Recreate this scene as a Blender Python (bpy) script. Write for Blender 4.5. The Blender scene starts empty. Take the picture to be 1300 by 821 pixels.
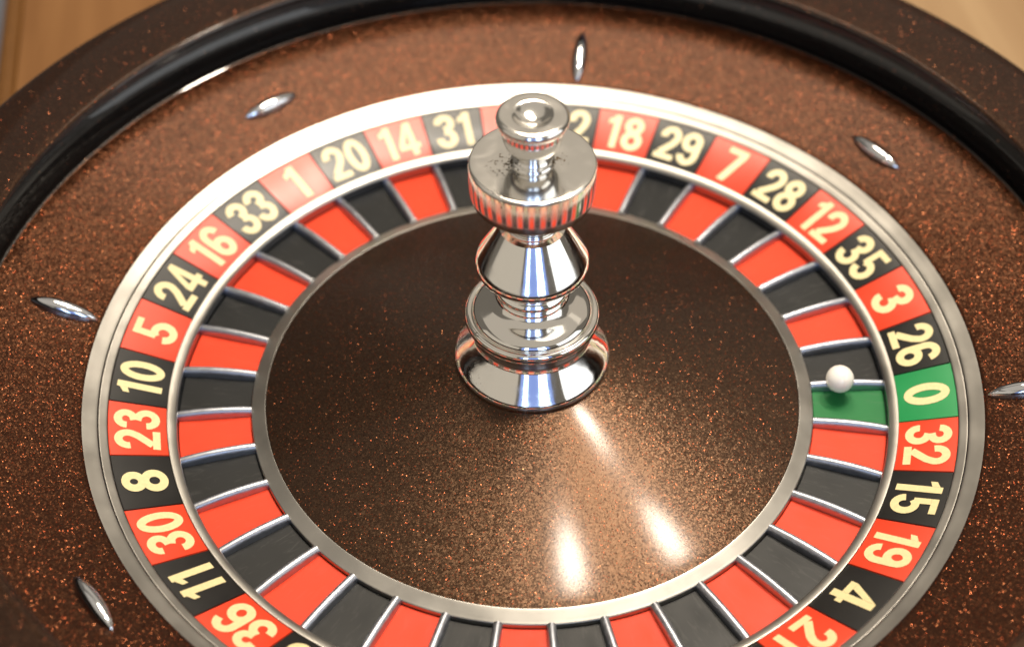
import bpy, bmesh, math, random
from mathutils import Matrix, Vector

S = 0.27                      # metres per model unit (1 unit = outer radius of the number band)
sc = bpy.context.scene
rnd = random.Random(7)

# ------------------------------------------------------------------ camera
CAM_LOC = Vector((0.0, -2.716645, 2.975086)) * S
R_ = Vector((0.999925, 0.010434, -0.006474))
U_ = Vector((-0.002785, 0.706215, 0.707992))
F_ = Vector((-0.011959, 0.707921, -0.706191))
cam = bpy.data.objects.new('camera', bpy.data.cameras.new('camera'))
sc.collection.objects.link(cam)
m = Matrix(((R_.x, U_.x, -F_.x, CAM_LOC.x), (R_.y, U_.y, -F_.y, CAM_LOC.y),
            (R_.z, U_.z, -F_.z, CAM_LOC.z), (0, 0, 0, 1)))
cam.matrix_world = m
cam.data.sensor_width = 36.0
cam.data.lens = 2140.1 / 1300 * 36.0
cam.data.shift_y = -(410.5 - 366.7) / 1300
cam.data.clip_start, cam.data.clip_end = 0.01, 100
cam.data.dof.use_dof = True
cam.data.dof.focus_distance = 3.80 * S
cam.data.dof.aperture_fstop = 3.4
sc.camera = cam

# ------------------------------------------------------------------ world and lamps
w = bpy.data.worlds.new('World'); sc.world = w; w.use_nodes = True
bg = w.node_tree.nodes['Background']
bg.inputs[0].default_value = (1.0, 0.89, 0.74, 1); bg.inputs[1].default_value = 0.14

def area(name, loc, target, sx, sy, L, col, shape='RECTANGLE'):
    d = bpy.data.lights.new(name, 'AREA'); d.shape = shape; d.size = sx
    d.size_y = sy
    A = sx * sy * (math.pi / 4 if shape in ('DISK', 'ELLIPSE') else 1)
    d.energy = L * math.pi * A; d.color = col
    o = bpy.data.objects.new(name, d); sc.collection.objects.link(o)
    o.location = loc
    o.rotation_euler = (Vector(target) - Vector(loc)).to_track_quat('-Z', 'Y').to_euler()
    return o

area('overhead_fill', (0.34, 0.38, 1.62), (0.34, 0.38, 0), 0.98, 1.25, 1.3, (1.0, 0.90, 0.76), 'ELLIPSE')
area('overhead_fill', (0.03, 0.74, 1.62), (0.03, 0.4, 0), 0.56, 0.66, 12.5, (1.0, 0.86, 0.68), 'ELLIPSE')  # added panel that lifts the haze on the far bowl slope
area('ceiling_fill', (0, -0.35, 2.25), (0, -0.35, 0), 4.4, 3.6, 0.30, (1.0, 0.90, 0.76))  # added soft lamp standing in for the bright ceiling
area('far_wall_fill', (0.75, 2.0, 1.78), (0, 0, 0.1), 4.4, 1.5, 0.30, (1.0, 0.88, 0.72))  # added softbox in place of a far wall, for the chrome reflections
for k, (dx, dy, dz) in enumerate([(.24, .32, .91), (.09, .17, .98), (.30, .26, .92)]):
    t = 1.58 / dz
    px, py = [(0.119, -0.186), (0.09, -0.539), (0.313, -0.48)][k]
    area('ceiling_spot', (px * S + dx * t, py * S + dy * t, 1.58), (0, 0, 0), 0.10, 0.10, 275, (1.0, 0.89, 0.74), 'DISK')
# daylight window behind the camera: blue panes and two bright strips
def wall_lamp(name, az, dist, z0, z1, width, L, col):
    a = math.radians(az)
    x, y = math.sin(a) * dist, -math.cos(a) * dist
    return area(name, (x, y, (z0 + z1) / 2), (0, 0, (z0 + z1) / 2), width, z1 - z0, L, col)
wall_lamp('window_sky', 6, 2.35, 0.05, 1.9, 2.05, 0.75, (0.16, 0.33, 0.95))
wall_lamp('window_strip', -9, 2.25, 0.1, 1.85, 0.24, 4.0, (0.60, 0.80, 1.0))
wall_lamp('window_strip', 17, 2.25, 0.1, 1.85, 0.52, 3.6, (0.64, 0.82, 1.0))
wall_lamp('window_side', 68, 2.3, 0.05, 1.9, 2.0, 1.5, (0.95, 0.98, 1.0))
wall_lamp('left_wall_fill', -57, 2.4, 0.05, 1.9, 3.4, 0.36, (1.0, 0.90, 0.75))  # added softbox for the beige brightness of an unseen left wall

sc.render.engine = 'CYCLES'
sc.view_settings.view_transform = 'Standard'
sc.view_settings.look = 'None'
sc.view_settings.exposure = 0.17
sc.view_settings.gamma = 1.0
sc.cycles.sample_clamp_indirect = 6
sc.cycles.max_bounces = 8

# ------------------------------------------------------------------ materials
def mat(name):
    mt = bpy.data.materials.new(name); mt.use_nodes = True
    nt = mt.node_tree
    return mt, nt, nt.nodes['Principled BSDF']
def N(nt, typ, **kw):
    n = nt.nodes.new(typ)
    for k, v in kw.items(): setattr(n, k, v)
    return n
def plain(name, col, rough, metal=0, coat=0, coat_r=.05, spec=.5, vary=0.0, scale=60, scuff=0.0):
    mt, nt, b = mat(name)
    b.inputs['Base Color'].default_value = (*col, 1)
    b.inputs['Roughness'].default_value = rough
    b.inputs['Metallic'].default_value = metal
    b.inputs['Specular IOR Level'].default_value = spec
    b.inputs['Coat Weight'].default_value = coat
    b.inputs['Coat Roughness'].default_value = coat_r
    if vary:
        tc = N(nt, 'ShaderNodeTexCoord'); ns = N(nt, 'ShaderNodeTexNoise')
        ns.inputs['Scale'].default_value = scale; ns.inputs['Detail'].default_value = 5
        nt.links.new(tc.outputs['Object'], ns.inputs['Vector'])
        mp = N(nt, 'ShaderNodeMapRange')
        mp.inputs[1].default_value = .3; mp.inputs[2].default_value = .7
        mp.inputs[3].default_value = max(0.0, rough - vary); mp.inputs[4].default_value = rough + vary
        nt.links.new(ns.outputs['Fac'], mp.inputs[0]); nt.links.new(mp.outputs[0], b.inputs['Roughness'])
        mx = N(nt, 'ShaderNodeMix', data_type='RGBA')
        mx.inputs[6].default_value = (*[c * .86 for c in col], 1); mx.inputs[7].default_value = (*[min(1, c * 1.1) for c in col], 1)
        nt.links.new(ns.outputs['Fac'], mx.inputs[0]); out = mx.outputs[2]
        if scuff:      # ball marks and dust: short pale streaks
            mpp = N(nt, 'ShaderNodeMapping'); mpp.inputs['Scale'].default_value = (60, 260, 60); nt.links.new(tc.outputs['Object'], mpp.inputs[0])
            n2 = N(nt, 'ShaderNodeTexNoise'); n2.inputs['Scale'].default_value = 1; n2.inputs['Detail'].default_value = 4; n2.inputs['Distortion'].default_value = 1.5
            oi = N(nt, 'ShaderNodeObjectInfo'); av = N(nt, 'ShaderNodeVectorMath', operation='ADD'); av0 = N(nt, 'ShaderNodeVectorMath', operation='SCALE')
            av0.inputs[0].default_value = (37, 53, 71); nt.links.new(oi.outputs['Random'], av0.inputs['Scale'])
            nt.links.new(mpp.outputs[0], av.inputs[0]); nt.links.new(av0.outputs[0], av.inputs[1]); nt.links.new(av.outputs[0], n2.inputs['Vector'])
            m2 = N(nt, 'ShaderNodeMapRange'); m2.inputs[1].default_value = .56; m2.inputs[2].default_value = .78; m2.inputs[4].default_value = scuff; nt.links.new(n2.outputs['Fac'], m2.inputs[0])
            x2 = N(nt, 'ShaderNodeMix', data_type='RGBA'); x2.inputs[7].default_value = (.30, .28, .26, 1)
            nt.links.new(m2.outputs[0], x2.inputs[0]); nt.links.new(out, x2.inputs[6]); out = x2.outputs[2]
        nt.links.new(out, b.inputs['Base Color'])
    return mt

def glitter(name, base, flake, scale, dens, tilt, coat_r, frough=.28, base_rough=.5, spec=.2, cior=1.38, tint=(1, .62, .40)):
    """lacquer with small metal flakes lying at random tilts under a clear coat"""
    mt, nt, b = mat(name); L = nt.links.new
    tc = N(nt, 'ShaderNodeTexCoord'); vo = N(nt, 'ShaderNodeTexVoronoi')
    vo.inputs['Scale'].default_value = scale
    L(tc.outputs['Object'], vo.inputs['Vector'])
    geo = N(nt, 'ShaderNodeNewGeometry')
    sub = N(nt, 'ShaderNodeVectorMath', operation='SUBTRACT'); sub.inputs[1].default_value = (.5, .5, .5)
    L(vo.outputs['Color'], sub.inputs[0])
    sca = N(nt, 'ShaderNodeVectorMath', operation='SCALE'); sca.inputs['Scale'].default_value = tilt
    L(sub.outputs[0], sca.inputs[0])
    add = N(nt, 'ShaderNodeVectorMath', operation='ADD'); L(geo.outputs['Normal'], add.inputs[0]); L(sca.outputs[0], add.inputs[1])
    nrm = N(nt, 'ShaderNodeVectorMath', operation='NORMALIZE'); L(add.outputs[0], nrm.inputs[0])
    # a second random per cell decides which cells hold a flake
    wn = N(nt, 'ShaderNodeTexWhiteNoise', noise_dimensions='3D'); L(vo.outputs['Color'], wn.inputs['Vector'])
    gt = N(nt, 'ShaderNodeMath', operation='LESS_THAN'); gt.inputs[1].default_value = dens; L(wn.outputs['Value'], gt.inputs[0])
    rd = N(nt, 'ShaderNodeMath', operation='LESS_THAN'); rd.inputs[1].default_value = .42; L(vo.outputs['Distance'], rd.inputs[0])
    mk = N(nt, 'ShaderNodeMath', operation='MULTIPLY'); L(gt.outputs[0], mk.inputs[0]); L(rd.outputs[0], mk.inputs[1])
    sc2 = N(nt, 'ShaderNodeVectorMath', operation='SCALE'); sc2.inputs['Scale'].default_value = tilt * .32; L(sub.outputs[0], sc2.inputs[0])
    ad2 = N(nt, 'ShaderNodeVectorMath', operation='ADD'); L(geo.outputs['Normal'], ad2.inputs[0]); L(sc2.outputs[0], ad2.inputs[1])
    nr2 = N(nt, 'ShaderNodeVectorMath', operation='NORMALIZE'); L(ad2.outputs[0], nr2.inputs[0])
    mvn = N(nt, 'ShaderNodeMix', data_type='VECTOR'); L(mk.outputs[0], mvn.inputs[0]); L(nr2.outputs[0], mvn.inputs[4]); L(nrm.outputs[0], mvn.inputs[5])
    L(mvn.outputs[1], b.inputs['Normal'])
    # hue varies from red copper to gold
    mxf = N(nt, 'ShaderNodeMix', data_type='RGBA'); mxf.inputs[6].default_value = (flake[0], flake[1] * .45, flake[2] * .4, 1)
    mxf.inputs[7].default_value = (flake[0], flake[1] * 1.25, flake[2] * 1.3, 1)
    L(wn.outputs['Color'], mxf.inputs[0])
    scw = N(nt, 'ShaderNodeSeparateColor'); L(wn.outputs['Color'], scw.inputs[0])
    pwr = N(nt, 'ShaderNodeMath', operation='POWER'); pwr.inputs[1].default_value = 1.7; L(scw.outputs[2], pwr.inputs[0])
    mlt = N(nt, 'ShaderNodeMath', operation='MULTIPLY_ADD'); mlt.inputs[1].default_value = 1.5; mlt.inputs[2].default_value = .22; L(pwr.outputs[0], mlt.inputs[0])
    flk = N(nt, 'ShaderNodeVectorMath', operation='SCALE'); L(mxf.outputs[2], flk.inputs[0]); L(mlt.outputs[0], flk.inputs['Scale'])
    # uneven lacquer tone
    ns = N(nt, 'ShaderNodeTexNoise'); ns.inputs['Scale'].default_value = 9; ns.inputs['Detail'].default_value = 6
    L(tc.outputs['Object'], ns.inputs['Vector'])
    mxb = N(nt, 'ShaderNodeMix', data_type='RGBA'); mxb.inputs[6].default_value = (*[c * .75 for c in base], 1)
    mxb.inputs[7].default_value = (*[c * 1.3 for c in base], 1); L(ns.outputs['Fac'], mxb.inputs[0])
    mx = N(nt, 'ShaderNodeMix', data_type='RGBA'); L(mk.outputs[0], mx.inputs[0]); L(mxb.outputs[2], mx.inputs[6]); L(flk.outputs[0], mx.inputs[7])
    L(mx.outputs[2], b.inputs['Base Color'])
    me = N(nt, 'ShaderNodeMath', operation='MULTIPLY'); me.inputs[1].default_value = 1.0; L(mk.outputs[0], me.inputs[0]); L(me.outputs[0], b.inputs['Metallic'])
    mr = N(nt, 'ShaderNodeMapRange'); mr.inputs[3].default_value = base_rough; mr.inputs[4].default_value = frough
    L(mk.outputs[0], mr.inputs[0]); L(mr.outputs[0], b.inputs['Roughness'])
    b.inputs['Specular IOR Level'].default_value = spec
    b.inputs['Specular Tint'].default_value = (*tint, 1)
    b.inputs['Coat Weight'].default_value = 1.0
    b.inputs['Coat IOR'].default_value = cior
    b.inputs['Coat Roughness'].default_value = coat_r
    return mt

M = {}
M['glitter'] = glitter('copper_glitter_lacquer', (.010, .0028, .0012), (.24, .083, .035), 1150, .34, .75, .14, .33, .30, .42, 1.10, (1, .40, .18))
M['glitter_rim'] = glitter('rim_glitter_lacquer', (.009, .0030, .0016), (.22, .085, .04), 1080, .16, .95, .05, .36, .5, .25, 1.22, (1, .55, .32))
M['glitter_cone'] = glitter('cone_glitter_lacquer', (.003, .0010, .0006), (.22, .080, .036), 1180, .20, .60, .12, .33, .335, .70, 1.20, (1, .55, .31))
M['track'] = glitter('black_track_lacquer', (.0055, .0036, .003), (.5, .30, .18), 1000, .014, .9, .035, .3, .4, .4, 1.5, (1, .95, .9))
M['steel'] = plain('satin_steel', (.48, .458, .42), .34, 1, vary=.05, scale=40)
M['wall_steel'] = plain('pocket_wall_steel', (.34, .36, .42), .24, 1)
M['fret'] = plain('fret_steel', (.47, .485, .53), .40, 1, vary=.08, scale=300)
M['red'] = plain('red_enamel', (.80, .050, .012), .4, coat=.5, coat_r=.28, vary=.05)
M['black'] = plain('black_enamel', (.0095, .0085, .0078), .4, coat=.4, coat_r=.26, spec=.4, vary=.05)
M['green'] = plain('green_enamel', (.012, .27, .075), .4, coat=.5, coat_r=.28, vary=.05)
M['pred'] = plain('red_pocket_pad', (.80, .055, .016), .5, spec=.3, scuff=.05, vary=.06)
M['pblack'] = plain('black_pocket_pad', (.0075, .008, .008), .45, spec=.35, scuff=.09, vary=.06)
M['pgreen'] = plain('green_pocket_pad', (.014, .17, .045), .5, spec=.3, scuff=.09, vary=.06)
M['cream'] = plain('cream_numeral_print', (.77, .64, .335), .4, coat=.25, coat_r=.1, vary=.04, scale=500)
M['ball'] = plain('ivory_ball', (.90, .87, .80), .2, coat=.4)
M['dark'] = plain('dark_gap', (.01, .009, .008), .6)
M['chrome_blue'] = plain('polished_deflector', (.80, .81, .84), .05, 1)
M['floor'] = plain('grey_floor', (.25, .26, .30), .6, vary=.1, scale=6)

def chrome(name='polished_chrome', rough=.10):
    mt, nt, b = mat(name); L = nt.links.new
    b.inputs['Metallic'].default_value = 1
    tc = N(nt, 'ShaderNodeTexCoord')
    # tarnish specks: sparse everywhere, dense near the necks on one side
    vo = N(nt, 'ShaderNodeTexVoronoi'); vo.inputs['Scale'].default_value = 760
    L(tc.outputs['Object'], vo.inputs['Vector'])
    ns = N(nt, 'ShaderNodeTexNoise'); ns.inputs['Scale'].default_value = 38; ns.inputs['Detail'].default_value = 3
    L(tc.outputs['Object'], ns.inputs['Vector'])
    ns2 = N(nt, 'ShaderNodeTexNoise'); ns2.inputs['Scale'].default_value = 220; L(tc.outputs['Object'], ns2.inputs['Vector'])
    th = N(nt, 'ShaderNodeMapRange'); th.inputs[1].default_value = .56; th.inputs[2].default_value = .74
    th.inputs[3].default_value = 0.0; th.inputs[4].default_value = .34
    L(ns.outputs['Fac'], th.inputs[0])
    thr = th
    for (cx, cy, cz, rad, amt) in ((-.054, -.012, .649, .060, 2.1), (.046, .0, .650, .046, 1.9), (-.135, -.085, .195, .06, .9), (-.15, -.08, .09, .07, .8), (.09, -.11, .13, .03, .8), (-.07, -.118, .635, .04, 1.2)):
        ds = N(nt, 'ShaderNodeVectorMath', operation='DISTANCE'); ds.inputs[1].default_value = (cx * S, cy * S, cz * S)
        L(tc.outputs['Object'], ds.inputs[0])
        fa = N(nt, 'ShaderNodeMapRange'); fa.inputs[1].default_value = 0; fa.inputs[2].default_value = rad * S
        fa.inputs[3].default_value = amt; fa.inputs[4].default_value = 0; L(ds.outputs['Value'], fa.inputs[0])
        mu = N(nt, 'ShaderNodeMath', operation='MULTIPLY'); L(fa.outputs[0], mu.inputs[0]); L(ns2.outputs['Fac'], mu.inputs[1])
        ad = N(nt, 'ShaderNodeMath', operation='ADD'); L(thr.outputs[0], ad.inputs[0]); L(mu.outputs[0], ad.inputs[1]); thr = ad
    lt = N(nt, 'ShaderNodeMath', operation='LESS_THAN'); L(vo.outputs['Distance'], lt.inputs[0]); sc3 = N(nt, 'ShaderNodeSeparateColor'); L(vo.outputs['Color'], sc3.inputs[0])
    pw = N(nt, 'ShaderNodeMath', operation='POWER'); pw.inputs[1].default_value = 1.6; L(sc3.outputs[0], pw.inputs[0])
    tm = N(nt, 'ShaderNodeMath', operation='MULTIPLY'); L(thr.outputs[0], tm.inputs[0]); L(pw.outputs[0], tm.inputs[1])
    L(tm.outputs[0], lt.inputs[1])
    mx = N(nt, 'ShaderNodeMix', data_type='RGBA'); mx.inputs[6].default_value = (.87, .845, .80, 1); mx.inputs[7].default_value = (.10, .075, .05, 1)
    L(lt.outputs[0], mx.inputs[0]); L(mx.outputs[2], b.inputs['Base Color'])
    mr = N(nt, 'ShaderNodeMapRange'); mr.inputs[3].default_value = rough; mr.inputs[4].default_value = .6
    L(lt.outputs[0], mr.inputs[0])
    sm = N(nt, 'ShaderNodeTexNoise'); sm.inputs['Scale'].default_value = 55; sm.inputs['Detail'].default_value = 6; sm.inputs['Distortion'].default_value = 1.2
    L(tc.outputs['Object'], sm.inputs['Vector'])
    s2 = N(nt, 'ShaderNodeMapRange'); s2.inputs[1].default_value = .42; s2.inputs[2].default_value = .72; s2.inputs[3].default_value = -.03; s2.inputs[4].default_value = .07
    L(sm.outputs['Fac'], s2.inputs[0])
    a2 = N(nt, 'ShaderNodeMath', operation='ADD'); L(mr.outputs[0], a2.inputs[0]); L(s2.outputs[0], a2.inputs[1])
    L(a2.outputs[0], b.inputs['Roughness'])
    return mt
M['chrome'] = chrome(); M['chrome_satin'] = chrome('satin_chrome', .14)

def wood():
    mt, nt, b = mat('varnished_wood'); L = nt.links.new
    tc = N(nt, 'ShaderNodeTexCoord'); mp = N(nt, 'ShaderNodeMapping'); mp.inputs['Scale'].default_value = (14, .9, 8)
    L(tc.outputs['Object'], mp.inputs['Vector'])
    ns = N(nt, 'ShaderNodeTexNoise'); ns.inputs['Scale'].default_value = 1.6; ns.inputs['Detail'].default_value = 7; ns.inputs['Distortion'].default_value = .5
    L(mp.outputs[0], ns.inputs['Vector'])
    cr = N(nt, 'ShaderNodeValToRGB'); cr.color_ramp.elements[0].position = .3; cr.color_ramp.elements[1].position = .72
    cr.color_ramp.elements[0].color = (.17, .070, .018, 1); cr.color_ramp.elements[1].color = (.31, .15, .052, 1)
    L(ns.outputs['Fac'], cr.inputs[0])
    # window light put into the wood colour, paler towards the right
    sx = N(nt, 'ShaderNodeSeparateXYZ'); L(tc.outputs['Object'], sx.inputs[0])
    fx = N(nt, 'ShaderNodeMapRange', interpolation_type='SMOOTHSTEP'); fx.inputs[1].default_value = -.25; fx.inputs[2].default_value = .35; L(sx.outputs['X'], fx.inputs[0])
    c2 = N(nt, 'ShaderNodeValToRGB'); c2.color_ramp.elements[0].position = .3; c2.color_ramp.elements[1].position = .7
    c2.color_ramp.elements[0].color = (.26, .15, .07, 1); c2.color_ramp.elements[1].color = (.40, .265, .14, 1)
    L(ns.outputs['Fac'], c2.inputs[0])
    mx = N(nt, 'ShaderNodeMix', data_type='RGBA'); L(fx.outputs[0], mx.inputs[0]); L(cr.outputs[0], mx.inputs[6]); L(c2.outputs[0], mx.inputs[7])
    L(mx.outputs[2], b.inputs['Base Color'])
    b.inputs['Roughness'].default_value = .36
    return mt
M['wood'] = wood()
M['wood_edge'] = plain('wood_edge', (.15, .062, .012), .4, vary=.05)

# ------------------------------------------------------------------ mesh helpers
def link(name, me, mt, parent=None):
    o = bpy.data.objects.new(name, me); sc.collection.objects.link(o)
    if mt is not None and not me.materials: me.materials.append(mt)
    if parent is not None: o.parent = parent
    return o
def pyd(name, vs, fs, smooth=True, angle=35):
    me = bpy.data.meshes.new(name)
    me.from_pydata([(x * S, y * S, z * S) for x, y, z in vs], [], fs); me.update()
    if smooth:
        for p in me.polygons: p.use_smooth = True
        me.set_sharp_from_angle(angle=math.radians(angle))
    return me
def spline(pts, n=4):
    """Catmull-Rom through the profile points; a point given twice is a corner"""
    segs, cur = [], [pts[0]]
    for a in pts[1:]:
        if a == cur[-1]: segs.append(cur); cur = [a]
        else: cur.append(a)
    segs.append(cur)
    out = []
    for sg in segs:
        if len(sg) < 3:
            out += sg if not out else sg[1:] if sg[0] == out[-1] else sg; continue
        P = [sg[0]] + sg + [sg[-1]]
        res = []
        for i in range(1, len(P) - 2):
            p0, p1, p2, p3 = P[i - 1:i + 3]
            for k in range(n):
                t = k / n
                res.append(tuple(.5 * (2 * b + (c - a) * t + (2 * a - 5 * b + 4 * c - d) * t * t + (3 * b - a - 3 * c + d) * t ** 3)
                                 for a, b, c, d in zip(p0, p1, p2, p3)))
        res.append(sg[-1])
        out += res if not out or res[0] != out[-1] else res[1:]
    return out
def lathe(name, prof, mt, parent, seg=160, n=4, angle=35, closed=False):
    """surface of revolution; profile runs so that the outside is on its left going from the axis outwards/upwards"""
    pr = spline(prof, n) if n > 1 else prof
    vs, fs, rows = [], [], []
    for r, z in pr:
        if r < 1e-6: rows.append([len(vs)]); vs.append((0, 0, z))
        else:
            rows.append(list(range(len(vs), len(vs) + seg)))
            vs += [(r * math.cos(2 * math.pi * i / seg), r * math.sin(2 * math.pi * i / seg), z) for i in range(seg)]
    pairs = list(zip(rows, rows[1:])) + ([(rows[-1], rows[0])] if closed else [])
    for a, b in pairs:
        for i in range(seg):
            j = (i + 1) % seg
            if len(a) == 1 and len(b) == 1: continue
            if len(a) == 1: fs.append((a[0], b[i], b[j]))
            elif len(b) == 1: fs.append((a[i], b[0], a[j]))
            else: fs.append((a[i], b[i], b[j], a[j]))
    me = pyd(name, vs, fs, True, angle)
    bm = bmesh.new(); bm.from_mesh(me); bmesh.ops.recalc_face_normals(bm, faces=bm.faces); bm.to_mesh(me); bm.free()
    return link(name, me, mt, parent)
def empty(name, loc=(0, 0, 0)):
    o = bpy.data.objects.new(name, None); sc.collection.objects.link(o)
    o.location = Vector(loc) * S; o.empty_display_size = .05
    return o
def tag(o, label=None, cat=None, group=None, kind=None):
    if label: o['label'] = label
    if cat: o['category'] = cat
    if group: o['group'] = group
    if kind: o['kind'] = kind
    return o

# ------------------------------------------------------------------ setting: table and floor
ZT = -0.34
TA = math.radians(9.0)
def box(x0, x1, y0, y1, z0, z1, bev=0.0):
    bm = bmesh.new()
    bmesh.ops.create_cube(bm, size=1)
    for v in bm.verts:
        v.co = Vector(((x0 + x1) / 2 + v.co.x * (x1 - x0), (y0 + y1) / 2 + v.co.y * (y1 - y0), (z0 + z1) / 2 + v.co.z * (z1 - z0))) * S
    if bev: bmesh.ops.bevel(bm, geom=bm.edges[:], offset=bev * S, segments=4, affect='EDGES', profile=.5)
    me = bpy.data.meshes.new('box'); bm.to_mesh(me); bm.free()
    for p in me.polygons: p.use_smooth = True
    me.set_sharp_from_angle(angle=math.radians(40))
    return me
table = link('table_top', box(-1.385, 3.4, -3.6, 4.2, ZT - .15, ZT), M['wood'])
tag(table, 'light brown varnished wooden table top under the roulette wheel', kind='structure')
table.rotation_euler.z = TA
edge = link('edge_band', box(-1.455, -1.387, -3.6, 4.2, ZT - .152, ZT + .004, .03), M['wood_edge'], table)
fl = link('floor', box(-30, 30, -30, 30, ZT - 2.8, ZT - 2.7), M['floor'])
tag(fl, 'grey floor beyond the table edge', kind='structure')

# ------------------------------------------------------------------ the wheel bowl (stands still)
bowl = empty('roulette_bowl', (0, 0, ZT))
tag(bowl, 'round brown copper glitter roulette bowl with dark raised rim and chrome deflectors', 'roulette bowl')
bo = lambda o: (setattr(o, 'matrix_parent_inverse', Matrix.Translation(Vector((0, 0, -ZT * S)))), o)[1]
def slope_z(r): return .0300 + (r - 1.0566) * .338
bo(lathe('bowl_slope', [(1.0575, .010), (1.0575, .0285), (1.0575, .0285), (1.062, slope_z(1.062)), (1.15, slope_z(1.15)), (1.25, slope_z(1.25)), (1.300, slope_z(1.300)), (1.3125, .1160), (1.3165, .1178)], M['glitter'], bowl, seg=220))
bo(lathe('ball_track', [(1.3168, .1180), (1.3205, .1198), (1.3255, .1198), (1.3305, .1178), (1.342, .1155), (1.356, .1175), (1.372, .124), (1.388, .136), (1.398, .152), (1.403, .172), (1.403, .192), (1.398, .212),
                    (1.386, .229), (1.368, .241), (1.346, .249), (1.326, .2535), (1.312, .2555), (1.303, .2595), (1.299, .265), (1.3012, .2700)], M['track'], bowl, seg=220))
bo(lathe('rim', [(1.3014, .2704), (1.3055, .2738), (1.312, .2758), (1.330, .2775), (1.40, .2785), (1.46, .277), (1.495, .2735),
             (1.511, .268), (1.5185, .258), (1.52, .24), (1.515, .18), (1.49, .05), (1.42, -.10), (1.30, -.22), (1.22, -.27), (1.20, ZT + .004), (1.20, ZT + .004), (1.0, ZT + .001)], M['glitter_rim'], bowl, seg=220))
bo(lathe('collar', [(1.0215, -.03), (1.0215, .0105), (1.0215, .0105), (1.0235, .0128), (1.040, .0205), (1.053, .0268), (1.0568, .0285), (1.0568, .0285), (1.0568, .01)], M['steel'], bowl, seg=220))
bo(lathe('under_pan', [(1.022, -.031), (1.0, -.13), (.6, -.2), (.1, -.2)], M['dark'], bowl, seg=96, n=1))

def deflector_mesh(length, width, height):
    """canoe-shaped half lens, blunt rounded tips, long axis x"""
    nu, nv = 18, 10; vs, fs = [], []
    for i in range(nu + 1):
        t = -1 + 2 * i / nu
        prof = max(0.0, 1 - abs(t) ** 2.1) ** .72
        hw = width / 2 * max(prof, .04); h = height * max(prof, .05) ** .8
        for k in range(nv + 1):
            a = math.pi * k / nv
            vs.append((t * length / 2, -hw * math.cos(a), h * math.sin(a) ** .8 - .001))
    for i in range(nu):
        for k in range(nv):
            a = i * (nv + 1) + k; fs.append((a, a + nv + 1, a + nv + 2, a + 1))
    fs.append(tuple(range(nv + 1))); fs.append(tuple(nu * (nv + 1) + k for k in range(nv, -1, -1)))
    me = pyd('deflector', vs, fs, True, 60)
    bm = bmesh.new(); bm.from_mesh(me); bmesh.ops.recalc_face_normals(bm, faces=bm.faces); bm.to_mesh(me); bm.free()
    me.materials.append(M['chrome_blue'])
    return me
dm = deflector_mesh(.172, .043, .027)
for k in range(8):
    a = math.radians(38.2 + 45.1 * k)
    r = 1.144 if k % 2 else 1.158
    o = bo(link('deflector', dm, None, bowl))
    n = Vector((-.32 * math.cos(a), -.32 * math.sin(a), 1)).normalized()
    rad = Vector((math.cos(a), math.sin(a), .338)).normalized()
    x = rad if k % 2 else Vector((-math.sin(a), math.cos(a), 0))
    y = n.cross(x).normalized(); x = y.cross(n)
    mw = Matrix((x, y, n)).transposed().to_4x4(); mw.translation = Vector((r * math.cos(a), r * math.sin(a), slope_z(r))) * S
    o.matrix_basis = mw

# ------------------------------------------------------------------ the turning wheel head
head = empty('wheel_head', (0, 0, -.06))
tag(head, 'turning roulette wheel head with red and black numbers and chrome turret', 'roulette wheel')
he = lambda o: (setattr(o, 'matrix_parent_inverse', Matrix.Translation(Vector((0, 0, .06 * S)))), o)[1]
ORDER = [0, 32, 15, 19, 4, 21, 2, 25, 17, 34, 6, 27, 13, 36, 11, 30, 8, 23, 10, 5, 24, 16, 33, 1, 20, 14, 31, 9, 22, 18, 29, 7, 28, 12, 35, 3, 26]
PH = math.radians(-3.6185); DA = 2 * math.pi / 37
BI, BO_ = .8712, .9995
def band_z(r): return (r - 1.0) * .3465
# outer silver rim, middle ring, pocket wall, inner ring, cone
he(lathe('outer_ring', [(1.0005, -.02), (1.0005, .0012), (1.0005, .0012), (1.003, .0030), (1.012, .0072), (1.018, .0098), (1.0198, .0092), (1.0200, .006), (1.0200, .006), (1.0200, -.05)], M['steel'], head, seg=220))
he(lathe('band_bed', [(1.0, -.004), (.871, -.049)], M['dark'], head, seg=148, n=1))
he(lathe('middle_ring', [(.8708, -.055), (.8708, -.0437), (.8708, -.0437), (.869, -.0424), (.860, -.0447), (.852, -.0490), (.8485, -.0530), (.8475, -.0565)], M['steel'], head, seg=200))
he(lathe('pocket_wall', [(.8478, -.0567), (.8490, -.0630), (.8490, -.0940)], M['wall_steel'], head, seg=200, n=1))
he(lathe('pocket_bed', [(.85, -.0905), (.66, -.0935)], M['dark'], head, seg=148, n=1))
he(lathe('inner_ring', [(.6755, -.095), (.6750, -.0765), (.6750, -.0765), (.6735, -.0742), (.668, -.0722), (.655, -.0676), (.643, -.0634), (.6405, -.0630), (.6398, -.0645), (.6398, -.0645), (.6398, -.07)], M['steel'], head, seg=200))
he(lathe('cone', [(.6390, -.068), (.6390, -.0642), (.6390, -.0642), (.60, -.0545), (.45, -.0190), (.30, .0160), (.18, .0440), (.10, .060)], M['glitter_cone'], head, seg=220))

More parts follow.
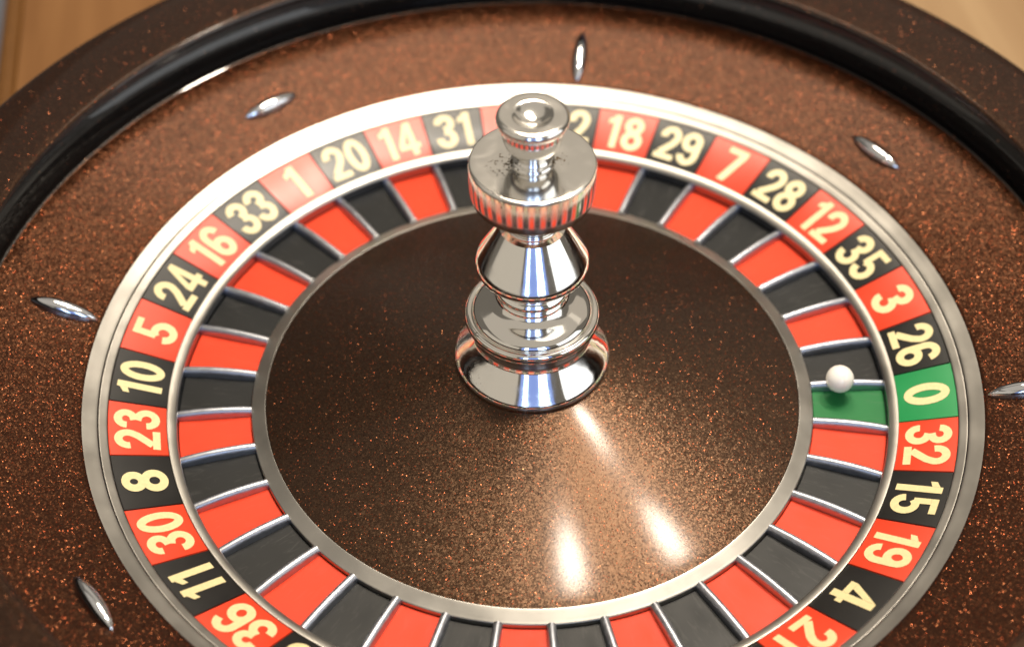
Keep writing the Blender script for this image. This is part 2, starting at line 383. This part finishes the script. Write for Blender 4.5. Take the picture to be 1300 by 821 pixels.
def sector(r0, r1, zf, th, gap, nseg=4, depth=.006):
    """a curved tile between two radii centred on +x, its top following zf, edges eased"""
    half = DA / 2; vs, fs = [], []
    ins = .0016
    cols = []
    for i in range(nseg + 1):
        f = -1 + 2 * i / nseg
        c = []
        for r, dz, e in ((r0, -depth, 0), (r0, -ins * .6, 0), (r0 + ins, 0, 1), (r1 - ins, 0, 1), (r1, -ins * .6, 0), (r1, -depth, 0)):
            a = f * (half - gap / r - (ins / r if e and abs(f) == 1 else 0))
            c.append(len(vs)); vs.append((r * math.cos(a), r * math.sin(a), zf(r) + dz))
        cols.append(c)
    for a, b in zip(cols, cols[1:]):
        for k in range(5): fs.append((a[k], a[k + 1], b[k + 1], b[k]))
    fs.append(tuple(reversed(cols[0]))); fs.append(tuple(cols[-1]))
    me = pyd('tile', vs, fs, True, 25)
    bm = bmesh.new(); bm.from_mesh(me); bmesh.ops.recalc_face_normals(bm, faces=bm.faces); bm.to_mesh(me); bm.free()
    return me

# numerals as bent ribbons
TW = .182
def arc(cx, cy, rx, ry, a0, a1, n=14):
    return [(cx + rx * math.cos(math.radians(a0 + (a1 - a0) * i / n)), cy + ry * math.sin(math.radians(a0 + (a1 - a0) * i / n))) for i in range(n + 1)]
def glyph(ch):
    if ch == '0': return .54, [('c', arc(.27, .5, .185, .417, 90, 450, 28)[:-1])]
    if ch == '1': return .40, [('p', [(.17, 0), (.345, 0), (.345, 1), (.17, 1)]), ('p', [(.03, .70), (.1685, .76), (.1685, .935), (.03, .845)])]
    if ch == '2': return .54, [('s', arc(.27, .71, .185, .207, 195, -25, 16) + [(.385, .50), (.28, .36), (.19, .245), (.13, .168)]), ('p', [(.01, 0), (.525, 0), (.525, .166), (.01, .166)])]
    if ch == '3': return .54, [('s', arc(.262, .742, .178, .175, 185, -80, 16) + [(.235, .556)]), ('s', [(.235, .496)] + arc(.265, .282, .188, .20, 80, -185, 18))]
    if ch == '4': return .56, [('p', [(.30, 0), (.465, 0), (.465, 1), (.30, 1)]), ('p', [(.468, .19), (.56, .19), (.56, .345), (.468, .345)]), ('p', [(.0, .19), (.297, .19), (.297, .345), (.0, .345)]),
                              ('p', [(.0, .348), (.16, .348), (.297, .70), (.297, 1.0)])]
    if ch == '5': return .54, [('p', [(.065, .845), (.49, .845), (.49, 1), (.065, 1)]), ('p', [(.065, .47), (.225, .47), (.225, .842), (.065, .842)]), ('s', arc(.265, .305, .19, .222, 135, -175, 18))]
    if ch in '69':
        st = [('c', arc(.27, .295, .185, .212, 90, 450, 24)[:-1]), ('s', [(.085, .30), (.085, .50)] + arc(.27, .70, .185, .217, 180, 5, 14))]
        if ch == '9': st = [(k, [(.54 - x, 1 - y) for x, y in P]) for k, P in st]
        return .54, st
    if ch == '7': return .50, [('p', [(.01, .835), (.49, .835), (.49, 1), (.01, 1)]), ('p', [(.10, 0), (.275, 0), (.49, .832), (.31, .832)])]
    if ch == '8': return .54, [('c', arc(.27, .737, .165, .180, 90, 450, 22)[:-1]), ('c', arc(.27, .290, .188, .207, 90, 450, 24)[:-1])]
def ribbon(P, closed):
    n = len(P); Lf, Rt = [], []
    for i in range(n):
        a = P[(i - 1) % n] if closed or i else P[0]; b = P[(i + 1) % n] if closed or i < n - 1 else P[-1]
        dx, dy = b[0] - a[0], b[1] - a[1]; l = math.hypot(dx, dy) or 1
        nx, ny = -dy / l * TW / 2, dx / l * TW / 2
        Lf.append((P[i][0] + nx, P[i][1] + ny)); Rt.append((P[i][0] - nx, P[i][1] - ny))
    return Lf, Rt
def numeral(num):
    H = .106; gap = .055
    gl = [glyph(c) for c in str(num)]
    tot = sum(g[0] for g in gl) + gap * (len(gl) - 1)
    vs, fs = [], []; u0 = -tot / 2; rmid = (BI + BO_) / 2
    def put(u, v, k):
        x = rmid + (v - .5) * H * .945; y = -u * H * (1.0 if len(gl) > 1 else 1.12)
        r = math.hypot(x, y)
        vs.append((x, y, band_z(r) + .0009 + k * .00012)); return len(vs) - 1
    kk = 0
    for wd, strokes in gl:
        for typ, P in strokes:
            kk += 1
            P = [(u0 + x, y) for x, y in P]
            if typ == 'p':
                # split long quads once so that they follow the tile
                a, b, c, d = P; nn = 3
                l = [put(a[0] + (d[0] - a[0]) * t / nn, a[1] + (d[1] - a[1]) * t / nn, kk) for t in range(nn + 1)]
                r = [put(b[0] + (c[0] - b[0]) * t / nn, b[1] + (c[1] - b[1]) * t / nn, kk) for t in range(nn + 1)]
                for t in range(nn): fs.append((l[t], r[t], r[t + 1], l[t + 1]))
            else:
                Lf, Rt = ribbon(P, typ == 'c')
                li = [put(*q, kk) for q in Lf]; ri = [put(*q, kk) for q in Rt]
                m_ = len(P)
                for t in range(m_ if typ == 'c' else m_ - 1):
                    s = (t + 1) % m_; fs.append((li[t], ri[t], ri[s], li[s]))
        u0 += wd + gap
    me = pyd('numeral', vs, fs, False)
    for p in me.polygons:
        if p.normal.z < 0: p.flip()
    me.materials.append(M['cream'])
    return me

def fret_mesh():
    hw, vs, fs = .0106, [], []
    n, q = 10, 6
    for i in range(n + 1):
        f = i / n; r = .674 + (.8495 - .674) * f
        zt = -.0700 + .0125 * math.sin(math.pi * min(1, f * .62 + .12)) - .002 * f
        for k in range(q + 1):
            a = math.pi * k / q
            vs.append((r, -hw * math.cos(a), zt - .0125 + .0125 * math.sin(a)))
        vs.append((r, hw, -.092)); vs.append((r, -hw, -.092))
    c = q + 3
    for i in range(n):
        for k in range(q):
            fs.append((i * c + k, i * c + k + 1, (i + 1) * c + k + 1, (i + 1) * c + k))
        fs.append((i * c + q, i * c + q + 1, (i + 1) * c + q + 1, (i + 1) * c + q))
        fs.append((i * c + q + 2, i * c, (i + 1) * c, (i + 1) * c + q + 2))
    fs.append(tuple(range(c - 1, -1, -1))); fs.append(tuple(n * c + k for k in range(c)))
    me = pyd('fret', vs, fs, True, 50)
    bm = bmesh.new(); bm.from_mesh(me); bmesh.ops.recalc_face_normals(bm, faces=bm.faces); bm.to_mesh(me); bm.free()
    me.materials.append(M['fret']); return me
fm = fret_mesh()
floor_z = lambda r: -.0835 - (.85 - r) * .017
base_tile = sector(BI, BO_, band_z, 0, .0004)
base_pad = sector(.6765, .8475, floor_z, 0, .0060)
tiles, pads = {}, {}
for c in ('red', 'black', 'green'):
    t = base_tile.copy(); t.materials.append(M[c]); tiles[c] = t
    t = base_pad.copy(); t.materials.append(M['p' + c]); pads[c] = t
for i, num in enumerate(ORDER):
    c = 'green' if num == 0 else ('red' if i % 2 else 'black')
    a = PH - DA * i
    t = he(link('number_tile', tiles[c], None, head)); t.rotation_euler.z = a; t['label'] = f'{c} number tile printed with a cream {num}'
    link('numeral', numeral(num), None, t)
    pk = he(link('pocket', pads[c], None, head)); pk.rotation_euler.z = a; pk['label'] = f'{c} pocket inside the number {num}'
    fr = he(link('fret', fm, None, head)); fr.rotation_euler.z = a + DA / 2

# turret: foot with stacked mouldings, disc, knob
tu = he(lathe('turret', [(.056, .535), (.0535, .520), (.053, .505), (.056, .4955), (.0605, .491), (.061, .486), (.057, .479), (.055, .473), (.057, .467), (.065, .4635), (.0728, .461),
    (.0728, .461), (.0858, .438), (.1115, .3925), (.1240, .3700), (.1240, .3700), (.1268, .3630), (.1280, .3565), (.1275, .3505), (.1245, .3440), (.116, .3370), (.102, .318), (.090, .309), (.080, .300),
    (.077, .294), (.0825, .2875), (.0865, .279), (.085, .269), (.079, .262), (.076, .258), (.076, .258), (.0795, .253), (.078, .247),
    (.078, .247), (.083, .240), (.095, .231), (.112, .2235), (.126, .217), (.1345, .210), (.138, .203), (.138, .199), (.138, .199), (.143, .2015), (.150, .2005), (.1545, .195), (.1556, .187), (.153, .178), (.147, .1705), (.140, .165),
    (.1355, .159), (.1335, .149), (.1340, .136), (.1365, .127), (.1365, .127), (.1383, .1232), (.1495, .1068), (.1625, .0895), (.1745, .0742), (.1803, .0662), (.1834, .059), (.1827, .050), (.1795, .0455), (.176, .040)], M['chrome'], head, seg=160))
tu['label'] = 'polished chrome turret of stacked turned mouldings'
d = lathe('turret_disc', [(.030, .6480), (.030, .6480), (.080, .6475), (.130, .6465), (.130, .6465), (.1348, .6450), (.1366, .6405), (.1370, .625), (.1368, .602), (.1360, .580), (.1345, .564), (.1320, .5545), (.1280, .5505), (.1280, .5505), (.105, .548), (.085, .544), (.070, .538), (.050, .533)], M['chrome_satin'], tu, seg=160)
lathe('turret_knob', [(0, .7535), (.012, .7550), (.024, .7595), (.034, .7660), (.0415, .7722), (.0470, .7742), (.056, .7745), (.067, .7742), (.0735, .7715), (.0770, .7655), (.0768, .7585), (.0735, .7525), (.0690, .7495),
    (.0690, .7495), (.0682, .744), (.0672, .732), (.0650, .7185), (.0605, .703), (.0535, .6895), (.0450, .680), (.0385, .675), (.0358, .670), (.0358, .664), (.0395, .6575), (.0450, .654), (.0475, .6505), (.0475, .6475)], M['chrome_satin'], tu, seg=128)

# ------------------------------------------------------------------ the ball
bm = bmesh.new(); bmesh.ops.create_uvsphere(bm, u_segments=48, v_segments=24, radius=.0335 * S)
me = bpy.data.meshes.new('roulette_ball'); bm.to_mesh(me); bm.free()
for p in me.polygons: p.use_smooth = True
ball = link('roulette_ball', me, M['ball'])
ba = math.radians(-.50)
ball.location = Vector((.7365 * math.cos(ba), .7365 * math.sin(ba), -.0290)) * S
tag(ball, 'small glossy white ball at the divider between the 26 and green 0 pockets', 'ball')
